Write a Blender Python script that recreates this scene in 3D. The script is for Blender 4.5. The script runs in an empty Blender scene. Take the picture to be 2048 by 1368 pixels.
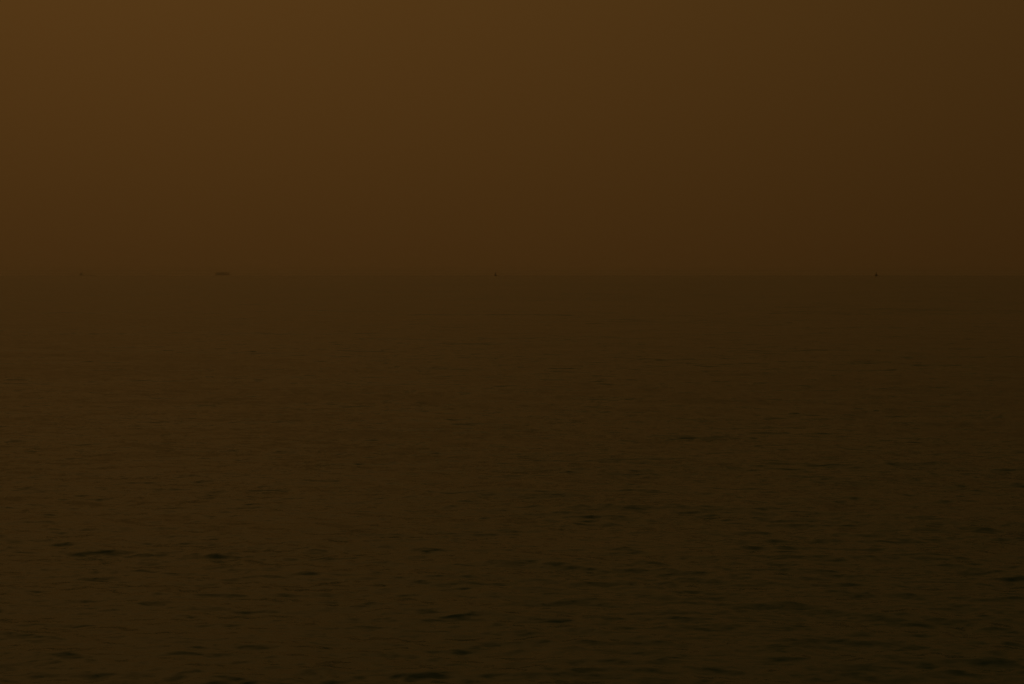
import bpy, bmesh, math, random
import numpy as np

R = math.radians
scene = bpy.context.scene
C = scene.collection

# ---------------------------------------------------------------- camera
H_EYE = 3.0
EARTH = 6.371e6
LENS = 50.0
FPX = 2048 * LENS / 36.0
cam_d = bpy.data.cameras.new('camera')
cam_d.lens = LENS
cam_d.sensor_width = 36.0
cam_d.clip_start = 0.1
cam_d.clip_end = 80000
cam = bpy.data.objects.new('camera', cam_d)
C.objects.link(cam)
cam.location = (0, 0, H_EYE)
DIP = math.sqrt(2 * H_EYE / EARTH)
PITCH = math.atan((684 - 550.5) / FPX) - DIP * -1.0
cam.rotation_euler = (math.pi / 2 - PITCH, 0, 0)
scene.camera = cam

# ---------------------------------------------------------------- sky and light
SUN_AZ = R(-18)       # veiled sun, left of the view (0 = straight ahead, +y)
SUN_EL = R(33)
sun_dir = (math.sin(SUN_AZ) * math.cos(SUN_EL), math.cos(SUN_AZ) * math.cos(SUN_EL), math.sin(SUN_EL))

world = bpy.data.worlds.new('World')
scene.world = world
world.use_nodes = True
nt = world.node_tree
nt.nodes.clear()
N = nt.nodes.new
L = nt.links.new


def math_node(op, a, b=None, clamp=False):
    n = N('ShaderNodeMath')
    n.operation = op
    n.use_clamp = clamp
    for i, v in enumerate((a, b)):
        if v is None:
            continue
        if isinstance(v, (int, float)):
            n.inputs[i].default_value = v
        else:
            L(v, n.inputs[i])
    return n.outputs[0]


out = N('ShaderNodeOutputWorld')
bg = N('ShaderNodeBackground')
bg.inputs['Strength'].default_value = 0.1
tc = N('ShaderNodeTexCoord')
sep = N('ShaderNodeSeparateXYZ')
L(tc.outputs['Generated'], sep.inputs[0])
# smoke-filled overcast: brightens towards the zenith and towards the veiled sun
up = math_node('MAXIMUM', sep.outputs['Z'], 0.0)
# (thicker smoke along the horizon: a little redder there, yellower higher up)
tilt = N('ShaderNodeCombineXYZ')
rise = math_node('SUBTRACT', 1.0, math_node('EXPONENT', math_node('MULTIPLY', up, -2.0)))
for ch, gain in enumerate((0.66, 0.90, 1.04)):
    L(math_node('ADD', math_node('MULTIPLY', rise, gain), 1.0), tilt.inputs[ch])
dot = N('ShaderNodeVectorMath')
dot.operation = 'DOT_PRODUCT'
L(tc.outputs['Generated'], dot.inputs[0])
dot.inputs[1].default_value = sun_dir
glow = math_node('ADD', math_node('MULTIPLY', math_node('EXPONENT', math_node('MULTIPLY', dot.outputs['Value'], 2.0)), 0.6655), 0.616)
soft = N('ShaderNodeTexNoise')
soft.inputs['Scale'].default_value = 1.6
soft.inputs['Detail'].default_value = 3
L(tc.outputs['Generated'], soft.inputs['Vector'])
patch = math_node('ADD', math_node('MULTIPLY', soft.outputs['Fac'], 0.06), 0.97)
amount = math_node('MULTIPLY', glow, patch)
smoke = N('ShaderNodeVectorMath')
smoke.operation = 'SCALE'
SMOKE = (0.1295, 0.0562, 0.0120)
base = N('ShaderNodeVectorMath')
base.operation = 'MULTIPLY'
base.inputs[0].default_value = SMOKE
L(tilt.outputs[0], base.inputs[1])
L(base.outputs[0], smoke.inputs[0])
L(amount, smoke.inputs['Scale'])
# the little daylight that gets through the smoke
sky = N('ShaderNodeTexSky')
sky.sky_type = 'NISHITA'
sky.sun_disc = False
sky.sun_elevation = SUN_EL
sky.sun_rotation = SUN_AZ
sky.dust_density = 8.0
filt = N('ShaderNodeVectorMath')
filt.operation = 'MULTIPLY'
L(sky.outputs['Color'], filt.inputs[0])
filt.inputs[1].default_value = (0.0035, 0.0013, 0.00024)
add = N('ShaderNodeVectorMath')
add.operation = 'ADD'
L(smoke.outputs[0], add.inputs[0])
L(filt.outputs[0], add.inputs[1])
L(add.outputs[0], bg.inputs['Color'])
L(bg.outputs[0], out.inputs['Surface'])

sun_d = bpy.data.lights.new('sun', 'SUN')
sun_d.energy = 0.008
sun_d.angle = R(40)
sun_d.color = (1.0, 0.5, 0.16)
sun = bpy.data.objects.new('sun', sun_d)
C.objects.link(sun)
from mathutils import Vector
sun.rotation_euler = Vector(sun_dir).to_track_quat('Z', 'Y').to_euler()
sun.location = (0, 0, 200)

scene.view_settings.view_transform = 'Standard'
scene.view_settings.look = 'None'
scene.view_settings.exposure = 0.0
scene.view_settings.gamma = 1.0
scene.view_settings.use_curve_mapping = False


# ---------------------------------------------------------------- helpers
def material(name, color, rough=0.6, metal=0.0, vary=0.25, scale=2.0):
    m = bpy.data.materials.new(name)
    m.use_nodes = True
    t = m.node_tree
    b = t.nodes['Principled BSDF']
    b.inputs['Roughness'].default_value = rough
    b.inputs['Metallic'].default_value = metal
    tcn = t.nodes.new('ShaderNodeTexCoord')
    nz = t.nodes.new('ShaderNodeTexNoise')
    nz.inputs['Scale'].default_value = scale
    nz.inputs['Detail'].default_value = 6
    t.links.new(tcn.outputs['Object'], nz.inputs['Vector'])
    rp = t.nodes.new('ShaderNodeValToRGB')
    lo = [c * (1 - vary) for c in color]
    hi = [min(1, c * (1 + vary)) for c in color]
    rp.color_ramp.elements[0].position = 0.35
    rp.color_ramp.elements[0].color = (*lo, 1)
    rp.color_ramp.elements[1].position = 0.65
    rp.color_ramp.elements[1].color = (*hi, 1)
    t.links.new(nz.outputs['Fac'], rp.inputs[0])
    t.links.new(rp.outputs[0], b.inputs['Base Color'])
    return m


def empty(name, label, cat, loc, rz=0.0, group=None):
    o = bpy.data.objects.new(name, None)
    C.objects.link(o)
    o.location = loc
    o.rotation_euler = (0, 0, rz)
    o['label'] = label
    o['category'] = cat
    if group:
        o['group'] = group
    return o


def part(name, bm, mat, parent, smooth=False):
    me = bpy.data.meshes.new(name)
    bmesh.ops.recalc_face_normals(bm, faces=bm.faces)
    bm.to_mesh(me)
    bm.free()
    me.materials.append(mat)
    if smooth:
        me.polygons.foreach_set('use_smooth', [True] * len(me.polygons))
    o = bpy.data.objects.new(name, me)
    C.objects.link(o)
    o.parent = parent
    return o


def box(bm, cx, cy, cz, sx, sy, sz, bev=0.0, rz=0.0):
    from mathutils import Matrix
    M = Matrix.Translation((cx, cy, cz)) @ Matrix.Rotation(rz, 4, 'Z') @ Matrix.Diagonal((sx, sy, sz, 1))
    r = bmesh.ops.create_cube(bm, size=1.0, matrix=M)
    if bev:
        es = {e for v in r['verts'] for e in v.link_edges}
        bmesh.ops.bevel(bm, geom=list(es), offset=bev, segments=2, affect='EDGES')


def lathe(bm, profile, seg=24, cx=0.0, cy=0.0):
    rings = []
    for r, z in profile:
        if r < 1e-4:
            rings.append([bm.verts.new((cx, cy, z))])
        else:
            rings.append([bm.verts.new((cx + r * math.cos(2 * math.pi * k / seg),
                                        cy + r * math.sin(2 * math.pi * k / seg), z)) for k in range(seg)])
    for a, b in zip(rings, rings[1:]):
        for k in range(seg):
            k2 = (k + 1) % seg
            if len(a) == 1:
                bm.faces.new((a[0], b[k], b[k2]))
            elif len(b) == 1:
                bm.faces.new((a[k], a[k2], b[0]))
            else:
                bm.faces.new((a[k], a[k2], b[k2], b[k]))


def bar(bm, p, q, r0, r1=None, seg=8):
    r1 = r0 if r1 is None else r1
    p, q = Vector(p), Vector(q)
    d = (q - p).normalized()
    a = d.orthogonal().normalized()
    b = d.cross(a)
    A = [bm.verts.new(p + (a * math.cos(t) + b * math.sin(t)) * r0) for t in [2 * math.pi * k / seg for k in range(seg)]]
    B = [bm.verts.new(q + (a * math.cos(t) + b * math.sin(t)) * r1) for t in [2 * math.pi * k / seg for k in range(seg)]]
    for k in range(seg):
        bm.faces.new((A[k], A[(k + 1) % seg], B[(k + 1) % seg], B[k]))
    bm.faces.new(A[::-1])
    bm.faces.new(B)


def drop(d):
    return -d * d / (2 * EARTH)


def where(px, dist):
    """ground point seen in column px of the photograph, at that distance"""
    ang = math.atan((px - 1024) / FPX)
    return (math.sin(ang) * dist, math.cos(ang) * dist, drop(dist))


# ---------------------------------------------------------------- the sea
def build_sea():
    rng = np.random.default_rng(52)
    f32 = np.float32
    # rows (radii): dense as the eye sees them, out beyond the horizon
    near = np.linspace(0.4, 7.5, 40, endpoint=False)
    inv = np.linspace(1 / 7.5, 1 / 2500.0, 860)
    mid = 1 / inv
    # cap the spacing so the far rows keep following one another
    far = np.geomspace(2500, 24500, 68)[1:]
    mid2 = [mid[0]]
    for r in mid[1:]:
        while r - mid2[-1] > mid2[-1] * 0.09:
            mid2.append(mid2[-1] * 1.09)
        mid2.append(r)
    rad = np.concatenate([near, np.array(mid2), far]).astype(np.float64)
    fan = np.linspace(R(-29), R(29), 1150)
    rest = np.linspace(R(29), R(331), 172)[1:-1]
    az = np.concatenate([fan, rest])
    nr, na = len(rad), len(az)
    dr = np.gradient(rad)
    RR, AA = np.meshgrid(rad, az, indexing='ij')
    X = (RR * np.sin(AA)).astype(f32)
    Y = (RR * np.cos(AA)).astype(f32)
    base = (-(RR ** 2) / (2 * EARTH)).astype(f32)
    Z = np.zeros_like(X)
    DX = np.zeros_like(X)
    DY = np.zeros_like(X)
    # patches of livelier and calmer water
    def lowfreq(seed, lam, n=14):
        g = np.random.default_rng(seed)
        s = np.zeros_like(X)
        for _ in range(n):
            t = g.uniform(0, 2 * np.pi)
            l = lam * g.uniform(0.6, 1.8)
            k = 2 * np.pi / l
            s += np.sin((k * np.cos(t)) * X * 0.6 + (k * np.sin(t)) * Y + g.uniform(0, 6.28)).astype(f32)
        return s / np.sqrt(n / 2)
    gust = np.clip(1.0 + 0.15 * lowfreq(3, 2.5, 24) + 0.04 * lowfreq(4, 30.0), 0.5, 1.5).astype(f32)
    NW = 320
    lost = np.zeros(nr)
    lam = np.geomspace(0.09, 5.5, NW) * rng.uniform(0.95, 1.05, NW)
    main = R(-102)                       # waves run mostly towards the viewer
    for l in lam:
        k = 2 * np.pi / l
        spread = 0.42 if l > 1.0 else 0.66
        th = main + rng.normal(0, spread)
        slope = 0.0083 * (1.0 if l < 0.35 else (0.35 / l) ** 0.66)
        if l < 0.2:
            slope *= (l / 0.2) ** 0.7
        amp = slope / k * 1.41
        kx, ky = k * math.cos(th), k * math.sin(th)
        ph = rng.uniform(0, 6.283)
        # fade a wave out where the rows get too coarse to carry it
        w = np.clip((l / np.maximum(dr, 1e-6) - 0.5) / 1.2, 0, 1)
        n = int(np.searchsorted(-w, -1e-4)) if w[-1] <= 0 else nr
        lost += (slope ** 2) * (1 - w ** 2)
        last = np.nonzero(w > 0)[0]
        if len(last) == 0:
            continue
        n = last[-1] + 1
        ww = (w[:n, None] * amp).astype(f32)
        arg = kx * X[:n] + ky * Y[:n] + ph
        a = ww * (gust[:n] if l < 3 else 1.0)
        Z[:n] += a * np.cos(arg)
        s = np.sin(arg) * a * 0.75
        DX[:n] -= s * (kx / k)
        DY[:n] -= s * (ky / k)
    co = np.stack([X + DX, Y + DY, base + Z], axis=-1).reshape(-1, 3).astype(f32)
    i = np.arange(nr - 1)[:, None]
    j = np.arange(na)[None, :]
    j2 = (j + 1) % na
    quads = np.stack([i * na + j, i * na + j2, (i + 1) * na + j2, (i + 1) * na + j], axis=-1).reshape(-1, 4)
    quads = quads[:, ::-1]
    me = bpy.data.meshes.new('sea_water')
    me.vertices.add(len(co))
    me.vertices.foreach_set('co', co.ravel())
    nf = len(quads)
    me.loops.add(nf * 4)
    me.polygons.add(nf)
    me.loops.foreach_set('vertex_index', quads.astype(np.int32).ravel())
    me.polygons.foreach_set('loop_start', np.arange(0, nf * 4, 4, dtype=np.int32))
    me.polygons.foreach_set('use_smooth', np.ones(nf, dtype=bool))
    me.update(calc_edges=True)
    me.validate()
    at = me.attributes.new('unresolved_slope', 'FLOAT', 'POINT')
    at.data.foreach_set('value', np.repeat(np.sqrt(lost).astype(f32), na))
    ob = bpy.data.objects.new('sea_water', me)
    C.objects.link(ob)
    ob['kind'] = 'structure'
    return ob


# scale, stretch along crests, constant slope, share of the unresolved slope, skew, rotation
LAYERS = (
    (20.0, 0.45, 0.070, 0.12, 4, 4),
    (6.5, 0.36, 0.080, 0.40, 4.5, 6),
    (2.2, 0.36, 0.050, 0.60, 4.5, 8),
    (0.65, 0.36, 0.014, 0.70, 4.5, 6),
    (0.18, 0.46, 0.006, 0.78, 3.2, 8),
    (0.05, 0.60, 0.002, 0.84, 3.0, 5),
    (0.012, 0.8, 0.0, 0.36, 3, 4),
)


def sea_material():
    m = bpy.data.materials.new('sea_water')
    m.use_nodes = True
    t = m.node_tree
    b = t.nodes['Principled BSDF']
    b.inputs['Base Color'].default_value = (0.033, 0.138, 0.160, 1)
    b.inputs['IOR'].default_value = 1.333
    b.inputs['Roughness'].default_value = 0.16
    tcn = t.nodes.new('ShaderNodeTexCoord')
    # ripples too fine for the mesh (and, far off, the waves its rows cannot carry),
    # as slopes: lengthened along the crests, steeper on the side the waves run to
    lk = t.links.new

    def vm(op, a_, b_=None):
        n_ = t.nodes.new('ShaderNodeVectorMath')
        n_.operation = op
        for q, v in enumerate((a_, b_)):
            if v is None:
                continue
            if isinstance(v, tuple):
                n_.inputs[q].default_value = v
            else:
                lk(v, n_.inputs[q])
        return n_

    def sm(op, a_, b_=None):
        n_ = t.nodes.new('ShaderNodeMath')
        n_.operation = op
        for q, v in enumerate((a_, b_)):
            if v is None:
                continue
            if isinstance(v, (int, float)):
                n_.inputs[q].default_value = v
            else:
                lk(v, n_.inputs[q])
        return n_.outputs[0]

    attr = t.nodes.new('ShaderNodeAttribute')
    attr.attribute_name = 'unresolved_slope'
    total = t.nodes.new('ShaderNodeNewGeometry').outputs['Normal']
    for scale, stretch, a_const, a_lost, skew, rot in LAYERS:
        mp = t.nodes.new('ShaderNodeMapping')
        mp.inputs['Rotation'].default_value = (0, 0, R(rot))
        mp.inputs['Scale'].default_value = (stretch, 1, 1)
        lk(tcn.outputs['Object'], mp.inputs['Vector'])
        nz = t.nodes.new('ShaderNodeTexNoise')
        nz.noise_dimensions = '2D'
        nz.inputs['Scale'].default_value = scale
        nz.inputs['Detail'].default_value = 2
        nz.inputs['Distortion'].default_value = 0.4
        lk(mp.outputs[0], nz.inputs['Vector'])
        cs = t.nodes.new('ShaderNodeSeparateColor')
        lk(nz.outputs['Color'], cs.inputs[0])
        mean = math.exp(0.5 * (skew * 0.11) ** 2)
        fwd = sm('SUBTRACT', sm('EXPONENT', sm('MULTIPLY', sm('SUBTRACT', cs.outputs[0], 0.5), skew)), mean)
        side = sm('MULTIPLY', sm('SUBTRACT', cs.outputs[1], 0.5), 4.0)
        cb = t.nodes.new('ShaderNodeCombineXYZ')
        lk(sm('MULTIPLY', side, 0.6), cb.inputs[0])
        lk(sm('MULTIPLY', fwd, -1.0), cb.inputs[1])
        sc = vm('SCALE', cb.outputs[0])
        lk(sm('ADD', sm('MULTIPLY', attr.outputs['Fac'], a_lost), a_const), sc.inputs['Scale'])
        total = vm('ADD', total, sc.outputs[0]).outputs[0]
    lk(vm('NORMALIZE', total).outputs[0], b.inputs['Normal'])
    return m


sea = build_sea()
sea.data.materials.append(sea_material())

# ---------------------------------------------------------------- navigation buoys
paint_dark = material('weathered_dark_paint', (0.50, 0.50, 0.47), 0.6, vary=0.4, scale=1.5)
steel = material('galvanised_steel', (0.50, 0.50, 0.48), 0.55, 0.0, scale=6)
glass_m = material('lantern_lens', (0.10, 0.09, 0.06), 0.15, vary=0.05)


def build_buoy(px, dist, label, body_r, tall, lean):
    x, y, z = where(px, dist)
    root = empty('navigation_buoy', label, 'buoy', (x, y, z), R(20), 'buoys standing on the horizon')
    root.rotation_euler[1] = lean
    bm = bmesh.new()
    lathe(bm, [(0, -0.8), (1.6, -0.8), (2.05, -0.4), (2.1, 0.9), (1.95, 1.2), (0.9, 1.35), (0, 1.35)], 28)
    part('float', bm, paint_dark, root, True)
    top = tall - 1.5
    # four raking corner posts with cross bracing
    legs = []
    for k in range(4):
        a = math.pi / 4 + k * math.pi / 2
        p = (body_r * math.cos(a), body_r * math.sin(a), 1.25)
        q = (0.32 * math.cos(a), 0.32 * math.sin(a), top)
        legs.append((Vector(p), Vector(q)))
        bm = bmesh.new()
        bar(bm, p, q, 0.10, 0.07)
        part('corner_post', bm, steel, root)
    for k in range(4):
        a0, a1 = legs[k]
        b0, b1 = legs[(k + 1) % 4]
        for t0, t1 in ((0.02, 0.34), (0.34, 0.66), (0.66, 0.97)):
            bm = bmesh.new()
            bar(bm, a0.lerp(a1, t0), b0.lerp(b1, t1), 0.04)
            bar(bm, b0.lerp(b1, t0), a0.lerp(a1, t1), 0.04)
            part('cross_brace', bm, steel, root)
    # daymark panels that close the lower half of the tower
    for k in range(4):
        a0, a1 = legs[k]
        b0, b1 = legs[(k + 1) % 4]
        bm = bmesh.new()
        P = [a0.lerp(a1, 0.04), b0.lerp(b1, 0.04), b0.lerp(b1, 0.62), a0.lerp(a1, 0.62)]
        cen = sum(P, Vector()) / 4
        nrm = Vector((cen.x, cen.y, 0)).normalized() * 0.05
        vs = [bm.verts.new(p + nrm) for p in P] + [bm.verts.new(p + nrm * 2.2) for p in P]
        for f in ((3, 2, 1, 0), (4, 5, 6, 7), (0, 1, 5, 4), (1, 2, 6, 5), (2, 3, 7, 6), (3, 0, 4, 7)):
            bm.faces.new([vs[i] for i in f])
        part('daymark_panel', bm, paint_dark, root)
    bm = bmesh.new()
    lathe(bm, [(0, top), (0.55, top), (0.55, top + 0.08), (0, top + 0.08)], 16)
    part('platform', bm, steel, root)
    bm = bmesh.new()
    lathe(bm, [(0, top + 0.08), (0.22, top + 0.08), (0.25, top + 0.3), (0.2, top + 0.62), (0.08, top + 0.72), (0, top + 0.74)], 16)
    part('lantern', bm, glass_m, root, True)
    bm = bmesh.new()
    bar(bm, (0.4, 0, top + 0.08), (0.4, 0, tall - 0.45), 0.04)
    lathe(bm, [(0, tall - 0.5), (0.32, tall - 0.5), (0.32, tall), (0, tall)], 12, 0.4, 0)
    part('topmark', bm, paint_dark, root)
    return root


build_buoy(991.3, 2300, 'small dark slender buoy with a tall thin top, standing on the horizon near the middle', 1.45, 6.6, R(1.0))
build_buoy(1751.8, 2050, 'small dark stouter buoy with a broad tapering body, on the horizon at the right', 1.75, 5.9, R(-1.5))

# ---------------------------------------------------------------- ships in the haze
hull_paint = material('ship_hull_paint', (0.68, 0.68, 0.66), 0.6, vary=0.3, scale=0.2)
white_paint = material('ship_white_paint', (0.74, 0.73, 0.70), 0.6, vary=0.15, scale=0.5)
box_paint = [material('container_paint_' + n, c, 0.65, vary=0.25, scale=0.4) for n, c in
             (('rust', (0.70, 0.62, 0.55)), ('slate', (0.62, 0.66, 0.70)), ('green', (0.68, 0.71, 0.66)))]
dark_glass = material('dark_window_glass', (0.02, 0.022, 0.025), 0.1, vary=0.05)


def hull_mesh(length, beam, depth):
    bm = bmesh.new()
    n = 24
    rings = []
    for i in range(n + 1):
        t = i / n
        x = (t - 0.5) * length
        w = beam / 2 * (min(1, (1 - t) / 0.22) ** 0.55 if t > 0.78 else (0.78 + 0.22 * min(1, t / 0.10)))
        w = max(w, 0.25)
        sheer = depth * (1 + 0.22 * max(0, (t - 0.8) / 0.2) ** 1.5 + 0.05 * max(0, (0.12 - t) / 0.12))
        rake = 5.5 * max(0, (t - 0.85) / 0.15)
        ring = []
        for zz, ww, fr in ((-4, 0.6, 0), (0, 0.93, 0.25), (sheer * 0.6, 1.0, 0.7), (sheer, 1.0, 1.0)):
            ring.append((x + rake * fr, w * ww, zz))
        pts = [bm.verts.new((a, b, c)) for a, b, c in ring] + [bm.verts.new((a, -b, c)) for a, b, c in ring[::-1]]
        rings.append(pts)
    for a, b in zip(rings, rings[1:]):
        m_ = len(a)
        for k in range(m_):
            k2 = (k + 1) % m_
            bm.faces.new((a[k], a[k2], b[k2], b[k]))
    bm.faces.new(rings[0][::-1])
    bm.faces.new(rings[-1])
    return bm


def deckhouse(root, x, deck, w, storeys, lx, bridge=True):
    bm = bmesh.new()
    for s in range(storeys):
        sh = 0.25 * s
        box(bm, x, 0, deck + 2.8 * s + 1.4, lx - sh, w - 0.8 * s, 2.78, 0.08)
    body = part('superstructure', bm, white_paint, root)
    for s in range(storeys):
        bm = bmesh.new()
        ww = w - 0.8 * s
        for side in (-1, 1):
            for k in range(int(lx // 2.4)):
                box(bm, x - lx / 2 + 1.6 + 2.3 * k, side * (ww / 2 + 0.02), deck + 2.8 * s + 1.7, 0.9, 0.1, 0.8)
        wo = part('window_row', bm, dark_glass, root)
        wo.parent = body
        wo['kind'] = 'stuff'
    topz = deck + 2.8 * storeys
    if bridge:
        bm = bmesh.new()
        box(bm, x + 0.4, 0, topz + 1.4, lx * 0.75, w + 3, 2.7, 0.1)
        part('bridge', bm, white_paint, root)
        bm = bmesh.new()
        box(bm, x + 0.4 + lx * 0.375 + 0.03, 0, topz + 1.7, 0.1, w + 2, 1.0)
        part('bridge_window', bm, dark_glass, root)
    return topz + (2.8 if bridge else 0)


def cargo_ship():
    dist = 20000
    x, y, z = where(447.5, dist)
    root = empty('container_ship', 'faint loaded container ship on the hazy horizon, the clearer of the two ships at left',
                 'ship', (x, y, z), R(14), 'ships faint in the haze')
    root.scale = (1.68, 1.68, 1.72)
    ln, beam, deck = 134.0, 24.0, 11.0
    part('hull', hull_mesh(ln, beam, deck), hull_paint, root, False)
    rnd = random.Random(5)
    xs = [-58 + 12.9 * k for k in range(7)]
    for i, bx in enumerate(xs):
        tiers = [7, 8, 8, 8, 8, 8, 7, 7][i]
        mi = i % 3
        bm = bmesh.new()
        for rrow in range(8):
            for tt in range(tiers - (1 if rnd.random() < 0.25 else 0)):
                box(bm, bx, (rrow - 3.5) * 2.9, deck + 1.4 + tt * 2.62, 12.1, 2.8, 2.58)
        part('container_stack', bm, box_paint[mi], root)['kind'] = 'stuff'
    top = deckhouse(root, 38, deck, 19, 7, 9)
    bm = bmesh.new()
    lathe(bm, [(0, deck), (2.0, deck), (2.0, deck + 23), (1.7, deck + 25), (0, deck + 25)], 18, 30.0, 0)
    part('funnel', bm, hull_paint, root)
    bm = bmesh.new()
    bar(bm, (38, 0, top), (38, 0, top + 4.5), 0.35, 0.15)
    bar(bm, (38, -2.5, top + 3), (38, 2.5, top + 3), 0.12)
    part('radar_mast', bm, white_paint, root)
    bm = bmesh.new()
    bar(bm, (60, 0, deck + 1), (60, 0, deck + 12), 0.4, 0.2)
    part('foremast', bm, white_paint, root)
    bm = bmesh.new()
    box(bm, 51, 0, deck + 1.4, 8, 8, 2.6, 0.1)
    part('hatch_cover', bm, hull_paint, root)
    return root


def tanker():
    dist = 19000
    x, y, z = where(176, dist)
    root = empty('tanker_ship', 'very faint low tanker on the hazy horizon, farthest left, wheelhouse at its left end',
                 'ship', (x, y, z), R(-9), 'ships faint in the haze')
    root.scale = (1.3, 1.3, 1.35)
    ln, beam, deck = 160.0, 26.0, 13.0
    part('hull', hull_mesh(ln, beam, deck), hull_paint, root, False)
    top = deckhouse(root, -62, deck, 22, 7, 22)
    bm = bmesh.new()
    lathe(bm, [(0, deck), (2.4, deck), (2.2, deck + 15), (1.9, deck + 16), (0, deck + 16)], 18, -76.0, 0)
    part('funnel', bm, hull_paint, root)
    bm = bmesh.new()
    for yy in (-1.6, 0, 1.6):
        bar(bm, (-49, yy, deck + 1.6), (58, yy, deck + 1.6), 0.45)
    part('deck_pipe', bm, hull_paint, root)['kind'] = 'stuff'
    for cx in (-6, 12):
        bm = bmesh.new()
        bar(bm, (cx, 0, deck), (cx, 0, deck + 9), 0.7, 0.5)
        bar(bm, (cx, 0, deck + 8.6), (cx + 11, 1.5, deck + 5.5), 0.35, 0.2)
        part('hose_crane', bm, white_paint, root)
    bm = bmesh.new()
    bar(bm, (-62, 0, top), (-62, 0, top + 5), 0.35, 0.15)
    part('radar_mast', bm, white_paint, root)
    bm = bmesh.new()
    bar(bm, (64, 0, deck), (64, 0, deck + 10), 0.4, 0.2)
    part('foremast', bm, white_paint, root)
    return root


cargo_ship()
tanker()

# ---------------------------------------------------------------- smoky air
bm = bmesh.new()
half = 26000
zlo, zhi = drop(24500 * 1.0) - 2.0, 40.0
box(bm, 0, 0, (zlo + zhi) / 2, 2 * half, 2 * half, zhi - zlo)
me = bpy.data.meshes.new('haze')
bm.to_mesh(me)
bm.free()
hz = bpy.data.objects.new('haze', me)
C.objects.link(hz)
hz['kind'] = 'stuff'
hm = bpy.data.materials.new('haze')
hm.use_nodes = True
ht = hm.node_tree
ht.nodes.clear()
ho = ht.nodes.new('ShaderNodeOutputMaterial')
hv = ht.nodes.new('ShaderNodeVolumePrincipled')
hv.inputs['Color'].default_value = (1.0, 0.985, 0.97, 1)
hv.inputs['Density'].default_value = 0.46e-4
hv.inputs['Anisotropy'].default_value = 0.82
ht.links.new(hv.outputs[0], ho.inputs['Volume'])
me.materials.append(hm)

scene.cycles.volume_bounces = 1
scene.cycles.max_bounces = 6
